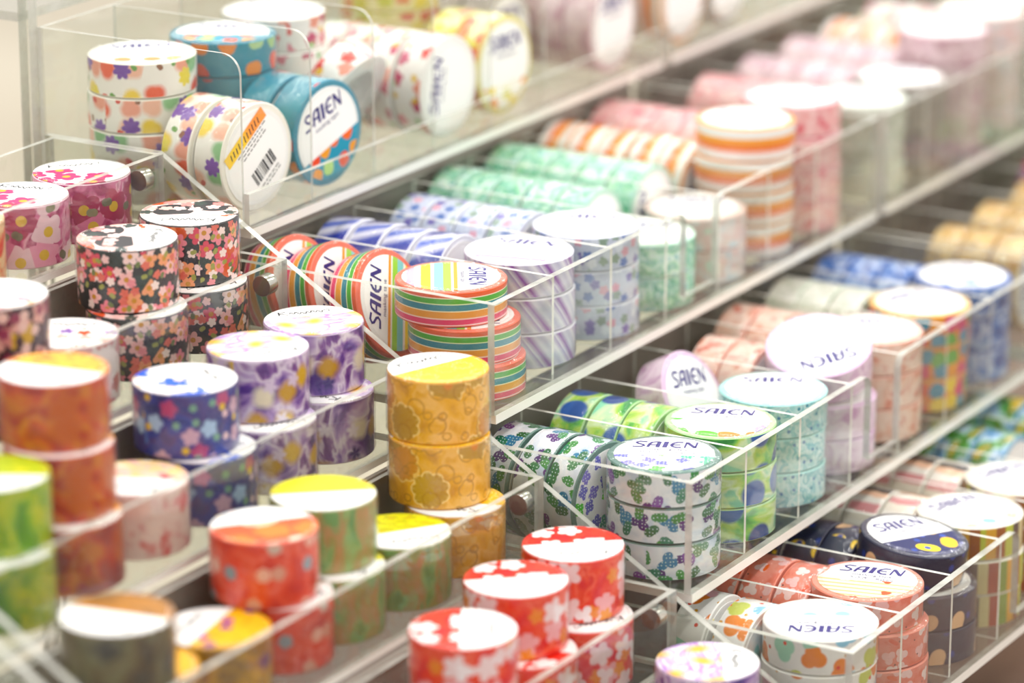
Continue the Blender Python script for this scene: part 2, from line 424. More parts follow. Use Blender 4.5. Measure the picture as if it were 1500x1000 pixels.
    'elephant': ('white elephant printed', '#f5f3ec', [('base', '#f3f1ec'), F(12.5, 6.0, ['#ec8434', '#a9d9c0', '#ee8f42', '#9acbe0', '#c9d06a', '#e8b0c0'], seed=5, petals=3, depth=.3, keep=.7, soft=.7), F(8, 1, ['#e2503c', '#d8a03c'], petals=0, seed=3, keep=.5)], [('base', '#fdfcf9'), F(15, 4.2, ['#f0d800', '#a4dcd6', '#f4e24a'], petals=0, soft=1.6, seed=8, keep=.7)], -4),
    'rabbit': ('salmon rabbit printed', '#f0937c', [('wash', 8, ['#e8806a', '#ee9484', '#f2a494'], 2), F(8.5, 3.4, ['#f6d3d0', '#f4c3c0', '#f8e3df'], petals=3, depth=.45, seed=3, keep=.75), F(12, 2.6, ['#ee5a2c', '#f06a30'], petals=2, squash=2, seed=5, keep=.5), F(9, .5, ['#3a2a2a', '#4a3030'], petals=0, seed=3, keep=.6)], [('vstripes', [(0, '#f7c596'), (.4, '#fcecd6')], 4), F(11, 2.6, ['#fdfbf8', '#e8541a', '#fdfaf6'], petals=3, depth=.3, seed=2, keep=.9)], 0),
    'navy': ('navy lemon printed', '#24243f', [('base', '#1a1a38'), F(15, 5.2, ['#f6cf3a', '#f2c9a0', '#f4b44a'], petals=2, depth=.18, squash=1.15, seed=4, keep=.5, rnd=.4, soft=.6), F(9, 2, ['#2f3f86', '#3a4a96'], petals=0, seed=2, keep=.4, soft=1)], [('base', '#20245a'), F(15, 5.6, ['#f8c62a', '#f6d93a'], petals=2, depth=.2, squash=1.2, seed=6, keep=.9, rnd=.3), F(9, 1.6, ['#4a5fb4', '#3f54a8'], petals=0, seed=3, keep=.5)], -2),
    'cream': ('cream and brown patched', '#f4efe0', [('ustripes', ['#e8b45a', '#a8663a', '#c9cf5a', '#5a4438', '#e6d9a4', '#b4543a', '#8aa04a'], 34, 0)], [('base', '#fcfbf6'), F(12, 3.4, ['#9acbe8', '#f4d9a8', '#f0b48a'], petals=4, depth=.05, spin=False, seed=3, rnd=.2, keep=.6)], -6),
    'panda': ('cream, black and peach checked', '#e9e3d6', [('ustripes', ['#efe9de', '#3a3638', '#f2c9ac', '#efe9de', '#d99a9a', '#e9e0d0'], 30, 0, False, 4)], [('base', '#fbf9f4')], -40),
    'meridian': ('blue, green and white countryside', '#7cb4d3', [('wash', 10, ['#4a8fc4', '#cfe6f4', '#5fa84a', '#3f7a3a', '#e6c23c'], 6, (.6, 1))], [('base', '#f4f9fb')], -40),
    'indigo': ('deep blue slant striped', '#e6e6f0', [('ustripes', ['#e2e2ee', '#3445a4', '#4a4a9c', '#dcdcec', '#1f4fc0', '#e6e4ee'], 24, .5, True)], [('base', '#f6f6fa')], -40),
    'bronze': ('bronze gold speckled', '#c49a5a', [('wash', 6, ['#a8763a', '#d9b06a', '#e8d0a0', '#7a5430'], 3)], [('base', '#efe2c8')], -40),
    'berry': ('red and violet striped', '#8a4a86', [('ustripes', ['#b43a4a', '#5f4a9a', '#c9788a', '#4a4a8c', '#d95a5a'], 14)], [('base', '#f0e6ea')], -40),
    'clover': ('bright green', '#6fb03a', [('wash', 8, ['#4a9a3a', '#8cc85a', '#5faa4a'], 2)], [('base', '#f0f6e6')], -40),
}
MATS = {}


def design_mats(k):
    if k not in MATS:
        words, rim, body, lab, lvl = D[k]
        MATS[k] = (print_mat(k + '_print', body), plain(k + '_edge', rim, .5), print_mat(k + '_label', lab, .5, lvl))
    return MATS[k]


# ---- tape meshes --------------------------------------------------------
SEG = 64


def lathe(name, prof, slots=1, mats=None, closed=False):
    """prof: list of (r, z, slot of the band that follows)"""
    bm = bmesh.new()
    uvl = bm.loops.layers.uv.new('UVMap')
    rings = []
    for r, z, _ in prof:
        rings.append([bm.verts.new((r * math.cos(2 * PI * i / SEG), r * math.sin(2 * PI * i / SEG), z)) for i in range(SEG)])
    n = len(rings)
    rmax = max(p[0] for p in prof)
    for k in range(n if closed else n - 1):
        a, b = rings[k], rings[(k + 1) % n]
        for i in range(SEG):
            j = (i + 1) % SEG
            f = bm.faces.new((a[i], a[j], b[j], b[i]))
            f.material_index = prof[k][2]
            f.smooth = True
            for lp, (ii, zz) in zip(f.loops, ((i, prof[k][1]), (i + 1, prof[k][1]), (i + 1, prof[(k + 1) % n][1]), (i, prof[(k + 1) % n][1]))):
                lp[uvl].uv = (rmax * 1000 * 2 * PI * ii / SEG, zz * 1000)
    bm.normal_update()
    bmesh.ops.recalc_face_normals(bm, faces=bm.faces[:])
    me = bpy.data.meshes.new(name)
    bm.to_mesh(me)
    bm.free()
    for i in range(slots):
        me.materials.append(mats[i] if mats else None)
    me.set_sharp_from_angle(angle=math.radians(40))
    return me


def disc(name, r, t):
    bm = bmesh.new()
    uvl = bm.loops.layers.uv.new('UVMap')
    top = [bm.verts.new((r * math.cos(2 * PI * i / SEG), r * math.sin(2 * PI * i / SEG), t)) for i in range(SEG)]
    bot = [bm.verts.new((v.co.x, v.co.y, 0)) for v in top]
    bm.faces.new(top)
    bm.faces.new(bot[::-1])
    for i in range(SEG):
        j = (i + 1) % SEG
        bm.faces.new((bot[i], bot[j], top[j], top[i]))
    for f in bm.faces:
        for lp in f.loops:
            lp[uvl].uv = (lp.vert.co.x * 1000, lp.vert.co.y * 1000)
    me = bpy.data.meshes.new(name)
    bm.to_mesh(me)
    bm.free()
    me.materials.append(None)
    return me


def tape_meshes(R, h, lr, film, core):
    b = .0005
    roll = lathe('tape_roll', [(R, b, 0), (R, h - b, 1), (R - b, h, 1), (core, h, 1), (core, 0, 1), (R - b, 0, 1)], 2, None, True)
    lab = disc('tape_label', lr, .0003)
    Rf = R + film
    e = .0018
    prof = [(lr * .3, -.0001, 0), (Rf - e, -.0001, 0), (Rf - e * .3, e * .3, 0), (Rf, e, 0), (Rf, h - e, 0), (Rf - e * .3, h - e * .3 + .0005, 0), (Rf - e, h + .0005, 0), (lr * .9, h + .00055, 0)]
    fl = lathe('tape_film', prof, 1, [M_FILM])
    return roll, lab, fl


RN, HN = .0236, .0152
RW, HW = .0206, .0262
NARROW = tape_meshes(RN, HN, .0208, .0003, .0150)
WIDE = tape_meshes(RW, HW, .0203, .0007, .0140)


# ---- lettering -----------------------------------------------------------
def ribbons(name, strokes, mat, z=.00038):
    """strokes: list of (points, half width); flat print just above the paper"""
    bm = bmesh.new()
    for pts, hw in strokes:
        pts = [Vector(p) for p in pts]
        prev = None
        for i, p in enumerate(pts):
            a = pts[max(i - 1, 0)]
            c = pts[min(i + 1, len(pts) - 1)]
            d = (c - a).normalized()
            nrm = Vector((-d.y, d.x))
            v = (bm.verts.new((p.x + nrm.x * hw, p.y + nrm.y * hw, z)), bm.verts.new((p.x - nrm.x * hw, p.y - nrm.y * hw, z)))
            if prev:
                bm.faces.new((prev[0], prev[1], v[1], v[0]))
            prev = v
    bmesh.ops.recalc_face_normals(bm, faces=bm.faces[:])
    me = bpy.data.meshes.new(name)
    bm.to_mesh(me)
    bm.free()
    me.materials.append(mat)
    return me


GL = {'S': [([(1, .9), (.42, .97), (.16, .8), (.3, .62), (.75, .42), (.88, .24), (.66, .06), (0, .06)], .1)],
      'A': [([(.06, 0), (.1, .55), (.26, .86), (.5, .93), (.86, .93)], .1), ([(.82, 1), (.82, 0)], .14), ([(.1, .42), (.8, .42)], .09)],
      'I': [([(.5, 0), (.5, 1)], .16)],
      'E': [([(.95, .94), (.5, .94), (.2, .74), (.1, .5), (.2, .24), (.5, .06), (.95, .06)], .11), ([(.12, .5), (.8, .5)], .08)],
      'N': [([(.08, 0), (.08, 1)], .07), ([(.1, .95), (.9, .05)], .13), ([(.92, 0), (.92, 1)], .07)]}


def brand_strokes(wd, ht, cx, cy):
    out = []
    adv = {'S': 1.15, 'A': 1.15, 'I': .6, 'E': 1.15, 'N': 1.1}
    tot = sum(adv[c] for c in 'SAIEN') - .12
    x = 0
    sx = wd / tot
    for c in 'SAIEN':
        w0 = .45 if c == 'I' else 1.0
        for pts, hw in GL[c]:
            px = [((x + ((p[0] - .27) if c == 'I' else p[0])) * sx - wd / 2 + cx + (p[1] - .5) * ht * .12, p[1] * ht + cy) for p in pts]
            out.append((px, hw * (sx + ht) / 2))
        x += adv[c]
    return out


def text_mesh(body, size, cx, cy, mat):
    cu = bpy.data.curves.new('print_text', 'FONT')
    cu.body = body
    cu.size = size
    cu.align_x = 'CENTER'
    cu.resolution_u = 2
    o = bpy.data.objects.new('print_text', cu)
    COL.objects.link(o)
    dg = bpy.context.evaluated_depsgraph_get()
    me = bpy.data.meshes.new_from_object(o.evaluated_get(dg))
    bpy.data.objects.remove(o)
    bpy.data.curves.remove(cu)
    for v in me.vertices:
        v.co = (v.co.x + cx, v.co.y + cy, .00038)
    me.materials.clear()
    me.materials.append(mat)
    return me


BRAND = ribbons('brand_print', brand_strokes(.0262, .0072, 0, .0075), M_INK)
SMALL = text_mesh('masking tape', .0032, .001, .0040, M_INK2)
LINES = {'cactus': text_mesh('サボテン　Cactus', .0030, .001, .0002, M_INK2),
         'rabbit': text_mesh('うさぎ　Rabbit', .0030, .001, .0002, M_INK2)}


def script_strokes():
    """thin handwritten word"""
    out = []
    rnd = random.Random(4)
    x = -.011
    out.append(([(x, .014), (x - .0008, .0095)], .00034))
    out.append(([(x + .0028, .0138), (x - .0004, .0118), (x + .003, .0096)], .00034))
    pts = []
    for i in range(60):
        t = i / 59
        pts.append((x + .004 + .014 * t, .0108 + .0011 * math.sin(t * 38) + .0006 * math.sin(t * 11)))
    out.append((pts, .00028))
    out.append(([(x + .0175, .011), (x + .0215, .0128), (x + .0205, .0096)], .00028))
    return out


SCRIPT = ribbons('script_print', script_strokes(), M_BLACK)


def bars_mesh():
    rnd = random.Random(7)
    st = []
    x = -.0075
    while x < .0085:
        wdt = rnd.choice([.00015, .0003, .00045])
        st.append(([(x, -.0105), (x, -.0035)], wdt))
        x += wdt * 2 + rnd.choice([.0003, .0005, .0007])
    for k, y in enumerate((.0085, .0068, .0051, -.0128, -.0145)):
        x = -.009 + .001 * k
        while x < .011 - .001 * k:
            l = rnd.uniform(.001, .003)
            st.append(([(x, y), (x + l, y)], .00025))
            x += l + .0007
    return ribbons('barcode_print', st, M_BLACK)


BARS = bars_mesh()


def link(name, data, parent=None, mats=None):
    o = bpy.data.objects.new(name, data)
    COL.objects.link(o)
    o.parent = parent
    if mats:
        for i, mt in enumerate(mats):
            o.material_slots[i].link = 'OBJECT'
            o.material_slots[i].material = mt
    return o


def tag(o, label, cat, group=None, kind=None):
    o['label'] = label
    o['category'] = cat
    if group:
        o['group'] = group
    if kind:
        o['kind'] = kind
    return o


RND = random.Random(11)


def tape(design, loc, wide=False, turn=0.0, rot=(0, 0, 0), label='', group=None, printed='brand', bar=False):
    """loc is the centre of the tape's lower flat side; rot tips the whole tape"""
    roll_me, lab_me, film_me = WIDE if wide else NARROW
    body, rim, lab = design_mats(design)
    h = HW if wide else HN
    t = bpy.data.objects.new('masking_tape', None)
    t.empty_display_size = .01
    COL.objects.link(t)
    t.location = loc
    t.rotation_euler = rot
    tag(t, label, 'masking tape', group)
    r = link('roll', roll_me, t, [body, rim])
    r.rotation_euler.z = RND.uniform(0, 6.28)
    l = link('label', lab_me, t, [M_WHITE if bar else lab])
    l.location.z = h
    l.rotation_euler.z = math.radians(turn)
    if bar:
        link('barcode', BARS, l)
    elif printed == 'brand':
        link('lettering', BRAND, l)
        link('small_lettering', SMALL, l)
        if design in LINES:
            link('motif_name', LINES[design], l)
    elif printed == 'script':
        link('lettering', SCRIPT, l)
    f = link('film_wrap', film_me, t)
    f.rotation_euler.z = RND.uniform(0, 6.28)
    return t


# ---- acrylic -------------------------------------------------------------
def sheet(name, parent, poly, axis, at, thick, mats=None):
    """flat sheet: poly in the two other axes, extruded from at to at+thick along axis"""
    bm = bmesh.new()

    def co(p, d):
        return {'x': (d, p[0], p[1]), 'y': (p[0], d, p[1]), 'z': (p[0], p[1], d)}[axis]
    a = [bm.verts.new(co(p, at)) for p in poly]
    b = [bm.verts.new(co(p, at + thick)) for p in poly]
    n = len(poly)
    bm.faces.new(a).material_index = 0
    bm.faces.new(b[::-1]).material_index = 0
    for i in range(n):
        j = (i + 1) % n
        bm.faces.new((a[i], b[i], b[j], a[j])).material_index = 1
    bmesh.ops.recalc_face_normals(bm, faces=bm.faces[:])
    me = bpy.data.meshes.new(name)
    bm.to_mesh(me)
    bm.free()
    for mt in (mats or (M_CLEAR, M_EDGE)):
        me.materials.append(mt)
    return link(name, me, parent)


def rect(a0, a1, b0, b1):
    return [(a0, b0), (a1, b0), (a1, b1), (a0, b1)]


def round_front(y0, y1, z0, z1, r=.009):
    """panel outline with the upper front corner rounded (front is y0)"""
    pts = [(y1, z0), (y1, z1), (y0 + r, z1)]
    for i in range(1, 8):
        a = PI / 2 + i / 8 * PI / 2
        pts.append((y0 + r + r * math.cos(a), z1 - r + r * math.sin(a)))
    pts += [(y0, z1 - r), (y0, z0)]
    return pts


def empty(name, loc, label, cat, group=None, kind=None):
    o = bpy.data.objects.new(name, None)
    o.empty_display_size = .01
    COL.objects.link(o)
    return tag(o, label, cat, group, kind)

# ------------------------------------------------------------------ setting
M_FLOOR = plain('shop_floor', '#b9ae9a', .45, 0, (1.2, '#cbc1ae'))
M_WOOD = plain('counter_wood', '#6f4f3e', .45, 0, (14, '#84604c'))


def slab(name, x0, x1, y0, y1, z0, z1, mat, kind='structure'):
    o = sheet(name, None, rect(x0, x1, y0, y1), 'z', z0, z1 - z0, (mat, mat))
    o['kind'] = kind
    return o


slab('floor', -6, 9, -6, 9, -.86, -.84, M_FLOOR)
M_WALL = plain('shop_wall', '#cfc7b8', .7)
slab('wall_back', 8.8, 9.0, -6, 9, -.84, 1.7, M_WALL)
ct = slab('shop_counter', -.62, 1.25, -.35, .345, -.145, -.115, M_WOOD, 'thing')
tag(ct, 'brown wooden counter carrying the clear acrylic tape racks', 'counter')

# ------------------------------------------------------------------ racks
TH = .0032
# right rack: four steps; (front y, shelf underside z, wall height)
FY = [.213, .0925, 0.0, -.0711]
SZ = [.1225, .0605, 0.0, -.0595]
DEPTH = [.108, .136, .112, .112]
BASE_T = .004
ZB = [z + BASE_T for z in SZ]
STEP = ['top', 'second', 'third', 'lowest']


def notched(x0, x1, z0, z1, n0, n1, low):
    """front wall outline with a finger notch"""
    r = .006
    pts = [(x0, z0), (x1, z0), (x1, z1), (n1 + r, z1)]
    for i in range(1, 6):
        a = PI / 2 + i / 6 * PI / 2
        pts.append((n1 + r + r * math.cos(a), z1 - r + r * math.sin(a)))
    pts += [(n1, z1 - r), (n1, low), (n0, low), (n0, z1 - r)]
    for i in range(1, 6):
        a = i / 6 * PI / 2
        pts.append((n0 - r + r * math.cos(a), z1 - r + r * math.sin(a)))
    pts += [(n0 - r, z1), (x0, z1)]
    return pts


def narrow_tray(k, x0, cells, unit):
    y0, z0 = FY[k], SZ[k]
    y1 = y0 + DEPTH[k]
    L = .366
    zt = z0 + (.079 if k == 0 else .0515)
    t = empty('acrylic_tray', None, 'clear acrylic compartment tray on the %s step of the %s tape rack' % (STEP[k], unit), 'tray', 'trays for narrow tapes')
    sheet('base', t, rect(x0 + .001, x0 + L, y0, y1), 'z', z0, BASE_T, (M_CLEAR, M_RAIL))
    if k == 0:
        sheet('front_wall', t, rect(x0, x0 + L, z0 + BASE_T, z0 + .0195), 'y', y0, .0025)
        for i in range(cells + 1):
            sheet('end_panel' if i in (0, cells) else 'divider', t, round_front(y0 + .0035, y1 - .001, z0 + BASE_T, zt), 'x', x0 + (0 if i == 0 else L - .003 if i == cells else .0022 + i * .05), .0014)
    else:
        sheet('front_wall', t, notched(x0, x0 + L, z0 + BASE_T, zt, x0 + .166, x0 + .196, z0 + .012), 'y', y0, TH)
        for i in range(cells + 1):
            e = i in (0, cells)
            top = zt if e else zt - .0015
            sheet('end_panel' if e else 'divider', t, rect(y0 + TH, y1 - .001, z0 + BASE_T, top), 'x', x0 + (0 if i == 0 else L - TH if e else .0022 + i * .05), TH if e else .0018, None if e else (M_CLEAR, M_DIV))
    sheet('back_wall', t, rect(x0, x0 + L, z0 + BASE_T, zt), 'y', y1 - .001, .002)
    return t


for k in range(4):
    narrow_tray(k, .0035 if k == 3 else 0.0, 7, 'first')
for k in range(3):
    narrow_tray(k, .374, 7, 'far')


def slope_panel(x, name, parent, ytop, ybot, dz=0.0):
    f = lambda y: .1555 + .608 * (y - .2565) + dz
    return sheet(name, parent, [(ytop + .06, -.114), (ytop + .06, f(ytop)), (ytop, f(ytop)), (ybot, f(ybot)), (ybot, -.114)], 'x', x, TH)


rk = empty('rack_frame', None, 'clear acrylic stepped frame carrying the narrow tape trays', 'display rack')
slope_panel(-.0045, 'side_panel', rk, .2565, -.15)
slope_panel(.3705, 'side_panel', rk, .2100, -.06, -.040)
M_GAP = plain('taupe_gap_board', '#9a8f88', .7)  # opaque boards added to shade the gaps between the steps
for k in (1, 2, 3):
    sheet('added_gap_board', rk, rect(.002, .364, SZ[k] - .004, SZ[k - 1] - .004), 'y', FY[k] + DEPTH[k] + .002, .003, (M_GAP, M_GAP))
    if k < 3:
        sheet('added_gap_board', rk, rect(.376, .740, SZ[k] - .004, SZ[k - 1] - .004), 'y', FY[k] + DEPTH[k] + .002, .003, (M_GAP, M_GAP))
lk = empty('rack_frame', None, 'clear acrylic stepped frame carrying the wide tape trays', 'display rack')
slope_panel(-.2960, 'side_panel', lk, .2565, -.15)
nk = empty('rack_frame', None, 'clear acrylic side of the neighbouring rack beyond the wide tapes', 'display rack')
slope_panel(-.3080, 'side_panel', nk, .2565, -.15)

M_GAP2 = plain('pale_gap_board', '#a89f94', .7)  # same added boards behind the wide trays, keeping light out of the gaps
for k in range(1, 6):
    y_ = .251 - .0622 * k + .0592
    sheet('added_gap_board', lk, rect(-.290, -.013, .1245 - .037 * k - .004, .1245 - .037 * (k - 1) - .0045), 'y', y_, .002, (M_GAP2, M_GAP2))

# top shelf post and rail behind the top tray
ps = empty('shelf_stand', None, 'clear acrylic upright and ledge behind the fruit printed tapes', 'display stand')
sheet('upright', ps, rect(.3235, .329, -.11, .30), 'x', -.004, .006)
sheet('ledge', ps, rect(-.003, .366, .3295, .52), 'z', .2035, .004)

# left rack with wide tapes
LFY = lambda k: .251 - .0622 * k
LZB = lambda k: .1245 - .037 * k
LSTEP = ['top', 'second', 'third', 'fourth', 'fifth', 'sixth']


def screw(k, frame):
    """steel barrel nut with a dark end holding a tray end to the frame"""
    me = lathe('barrel_mesh', [(.0001, 0, 1), (.0036, 0, 1), (.0044, .0003, 0), (.0046, .001, 0), (.0046, .006, 0), (.0038, .0068, 0), (.0001, .0068, 0)], 2, [M_STEEL, M_RUST])
    o = link('barrel_nut', me, frame)
    o.location = (-.0181, LFY(k) + .0065, LZB(k) + .0215)
    o.rotation_euler = (0, PI / 2, 0)


for k in range(6):
    y0, zb = LFY(k), LZB(k)
    y1 = y0 + (.0585 if k else .058)
    xa, xb = -.2915, -.0080
    t = empty('acrylic_tray', None, 'clear acrylic open tray on the %s step of the wide tape rack' % LSTEP[k], 'tray', 'trays for wide tapes')
    sheet('base', t, rect(xa, xb, y0, y1), 'z', zb - .003, .003, (M_CLEAR, M_RAIL))
    sheet('front_wall', t, rect(xa, xb, zb, zb + .032), 'y', y0, .0028)
    sheet('end_panel', t, rect(y0 + .0028, y1, zb, zb + .032), 'x', xb - .0028, .0028)
    sheet('end_panel', t, rect(y0 + .0028, y1, zb, zb + .032), 'x', xa, .0028)
    sheet('back_wall', t, rect(xa + .0028, xb - .0028, zb, zb + .032), 'y', y1 - .0022, .0022)
    if k in (0, 1, 3, 4):
        screw(k, t)

# ------------------------------------------------------------------ wide tapes
PW = .0267
NTH = {1: ['single'], 2: ['bottom', 'top'], 3: ['bottom', 'middle', 'top']}


def wide_stack(design, k, col, places, turns, where):
    """places: (x, y) from the lowest tape up"""
    n = len(places)
    words = D[design][0]
    for i, (x, o) in enumerate(places):
        pos = 'lone' if n == 1 else NTH[n][i]
        tape(design, (x, LFY(k) + o, LZB(k) + i * PW + .0003), True, turns[i],
             label='%s tape, a single one %s' % (words, where) if n == 1 else '%s tape, %s of a stack %s' % (words, pos, where),
             group='wide tapes on the %s step' % LSTEP[k], printed='script')


wide_stack('fuchsia', 0, 0, [(-.0330, .0245)], [-40], 'beside the barrel nut')
wide_stack('fuchsia', 0, 1, [(-.0758, .0245)], [-70], 'beside the peach tape')
wide_stack('peach', 0, 2, [(-.1186, .0245)], [-60], 'on the top step')
wide_stack('black', 1, 0, [(-.0365, .0255), (-.0325, .032)], [150, 120], 'at the end with the barrel nut')
wide_stack('black', 1, 1, [(-.0795, .0255), (-.0760, .032)], [-150, -150], 'beside the magenta tapes')
wide_stack('pale', 1, 2, [(-.1245, .027)], [-60], 'behind the orange tapes')
wide_stack('dark', 1, 3, [(-.1680, .027), (-.1660, .029)], [-90, -75], 'on the second step')
wide_stack('pale', 1, 4, [(-.2120, .026), (-.2100, .026)], [-80, -100], 'beside the dark maroon tapes')
wide_stack('purple', 2, 0, [(-.0370, .0255), (-.0325, .033)], [100, -40], 'behind the gold tapes')
wide_stack('purple', 2, 1, [(-.0795, .0255), (-.0730, .033)], [150, 150], 'beside the indigo tapes')
wide_stack('blue', 2, 2, [(-.1220, .0255), (-.1230, .033)], [-100, -120], 'on the third step')
wide_stack('pinkl', 2, 3, [(-.1655, .027)], [110], 'on the third step')
wide_stack('orange', 2, 4, [(-.2095, .026), (-.2065, .031), (-.2045, .034)], [120, 120, 100], 'on the third step')
wide_stack('green', 2, 5, [(-.2530, .0245), (-.2480, .029)], [120, 120], 'on the third step')
wide_stack('gold', 3, 0, [(-.0375, .0245), (-.0345, .0335), (-.0330, .0348)], [110, -30, -20], 'on the fourth step')
wide_stack('lime', 3, 1, [(-.0795, .0245)], [145, 0], 'beside the gold stack')
wide_stack('lime', 3, 2, [(-.1225, .028), (-.1190, .034)], [130, 130], 'beside the coral stack')
wide_stack('coral', 3, 3, [(-.1575, .029), (-.1610, .033)], [160, -40], 'on the fourth step')
wide_stack('marigold', 3, 4, [(-.2005, .028)], [10], 'beside the coral stack')
wide_stack('marigold', 3, 5, [(-.2440, .030)], [60], 'under the olive tape')
tape('brown', (-.2620, LFY(3) + .027, LZB(3) + PW + .0003), True, 100, label='wide dark olive and brown masking tape resting on a marigold one', group='wide tapes on the fourth step', printed='script')
wide_stack('red', 4, 0, [(-.0385, .0265), (-.0330, .034)], [150, 130], 'below the gold stack')
wide_stack('red', 4, 1, [(-.0820, .0275), (-.0780, .034)], [-70, 130], 'between two other red stacks')
wide_stack('red', 4, 2, [(-.1290, .0255), (-.1330, .0245)], [-150, -150], 'beside the marigold tapes')
wide_stack('purple', 5, 0, [(-.0365, .0275), (-.0345, .034)], [0, -150], 'beside the elephant tapes')


# neighbouring rack: one tray whose end shows
t = empty('acrylic_tray', None, 'clear acrylic open tray of the neighbouring rack behind the sloped sides', 'tray', 'trays for wide tapes')
y0, zb = LFY(2), LZB(2)
sheet('base', t, rect(-.42, -.3125, y0, y0 + .0585), 'z', zb - .003, .003)
sheet('front_wall', t, rect(-.42, -.3125, zb, zb + .032), 'y', y0, .0028)
sheet('end_panel', t, rect(y0 + .0028, y0 + .0585, zb, zb + .032), 'x', -.3153, .0028)
for i in range(2):
    tape('smoke', (-.3375 , y0 + .0245 + .002 * i, zb + .0003 + i * PW), True, 0,
         label='wide smoky violet masking tape, %s of a pair in the neighbouring rack' % ('bottom', 'top')[i], group='tapes of the neighbouring rack', printed='script')

# ------------------------------------------------------------------ narrow tapes
PN = .0157
POS = {1: ['lone'], 2: ['bottom', 'top'], 3: ['bottom', 'middle', 'top'], 4: ['bottom', 'second lowest', 'third lowest', 'top']}


def stack(design, k, x_, o, n, turn, jitter=.0015, where=None, offs=None, bar_top=False):
    words = D[design][0]
    # keep the stack clear of the compartment's dividers and front wall
    x0 = {True: .374, False: .0035 if k == 3 else 0.0}[x_ > .37]
    ci = int((x_ - x0 - .0022) / .05)
    x = x0 + ci * .05 + .0280
    o = max(o, .0278)
    for i in range(n):
        dx, dy = (offs[i] if offs else (RND.uniform(-.0002, .0002), RND.uniform(0, jitter)))
        tape(design, (x + dx, FY[k] + o + dy, ZB[k] + .0003 + i * PN), False, turn + RND.uniform(-25, 25) * (i < n - 1),
             label='%s tape, %s of its flat stack%s' % (words, POS[n][i], where or ''), group='narrow tapes stacked on the %s step' % STEP[k], bar=(bar_top and i == n - 1))


def edge_roll(design, x_, y, zb, turn=90, yaw=0.0, lean=0.0, label='', group=None, bar=False, lift=0.0):
    """tape standing on its rim, label facing the front (-y)"""
    k = min(range(4), key=lambda q: abs(ZB[q] - zb))
    x0 = .374 if x_ > .37 else (.0035 if k == 3 else 0.0)
    ci = int((x_ - x0 - .0022) / .05)
    x = x0 + ci * .05 + .0280
    return tape(design, (x, y + HN / 2, zb + RN + .0006 + lift), False, turn, (PI / 2 + math.radians(lean), 0, math.radians(yaw)), label, group, bar=bar)


ORD = ['first', 'second', 'third', 'fourth', 'fifth']


def rolls(design, k, x, y, n, turn=90, yaw=0.0, lean=0.0, where='behind its flat stack', pitch=.0166):
    words = D[design][0]
    for i in range(n):
        edge_roll(design, x, y + i * pitch, ZB[k], turn, yaw + RND.uniform(-2, 2), lean,
                  '%s tape on edge, %s %s' % (words, ORD[i] if n > 1 else 'single,', where), 'narrow tapes on edge, %s step' % STEP[k])


# top step
stack('fruit', 0, .0235, .074, 4, -48)
tp = edge_roll('fruit', .0250, .2345, ZB[0], 38, -6, 0, 'white fruit printed masking tape on edge with orange price sticker', 'narrow tapes on edge, top step', bar=True)
rolls('fruit', 0, .0260, .2520, 1, 60, -6, where='between the stickered tape and its stack')
M_STICK = None
mt, nt, out = new_mat('price_sticker')
pp = P(nt)
sp = pp.N.new('ShaderNodeSeparateXYZ')
tcn = pp.N.new('ShaderNodeTexCoord')
pp.L.new(tcn.outputs['Object'], sp.inputs[0])
mrn = pp.N.new('ShaderNodeMapRange')
mrn.inputs[1].default_value, mrn.inputs[2].default_value = -.002, .004
pp.L.new(sp.outputs[0], mrn.inputs[0])
cc = pp.even(mrn.outputs[0], ['#ffd21a', '#ff9a3c'], 'LINEAR')
bb = pp.N.new('ShaderNodeBsdfPrincipled')
pp.L.new(cc, bb.inputs['Base Color'])
pp.L.new(bb.outputs[0], out.inputs[0])
lab = [c for c in tp.children if c.name.startswith('label')][0]
stk = link('price_sticker', ribbons('sticker_mesh', [([(-.0155, 0), (.0155, 0)], .0029)], mt, .0005), lab)
stk.location = (0, .0125, 0)
rs = random.Random(3)
link('sticker_print', ribbons('sticker_ink', [([(-.012 + i * .0022, -.0012 - rs.uniform(0, .0006)), (-.0112 + i * .0022, .0012 + rs.uniform(0, .0006))], .00028) for i in range(11)], M_BLACK, .0006), stk)
stack('teal', 0, .0735, .066, 4, -62)
rolls('teal', 0, .0755, .2310, 2, 20, -5, where='before its flat stack')
stack('posy', 0, .1245, .072, 4, -60)
tape('posy', (.1280, .2440, ZB[0] + .0262), False, 0, (math.radians(-62), 0, 0), 'white posy printed masking tape leaning askew in its compartment', 'narrow tapes on edge, top step')
rolls('posy', 0, .1760, .2310, 4, 80, -4, where='beyond the askew tape')
rolls('lemon', 0, .2255, .2310, 2, 0, -4, where='before its flat stack')
stack('lemon', 0, .2260, .074, 4, -60)
rolls('slate', 0, .2755, .2600, 2, 0, 0, where='on the top step')
rolls('mauve', 0, .3250, .2290, 3, 0, 0, where='on the top step beside the grey tapes')
rolls('tanger', 0, .3995, .2290, 3, 0, 0, where='on the top step of the far rack')
rolls('slate', 0, .4500, .2290, 3, 0, 0, where='on the top step of the far rack')

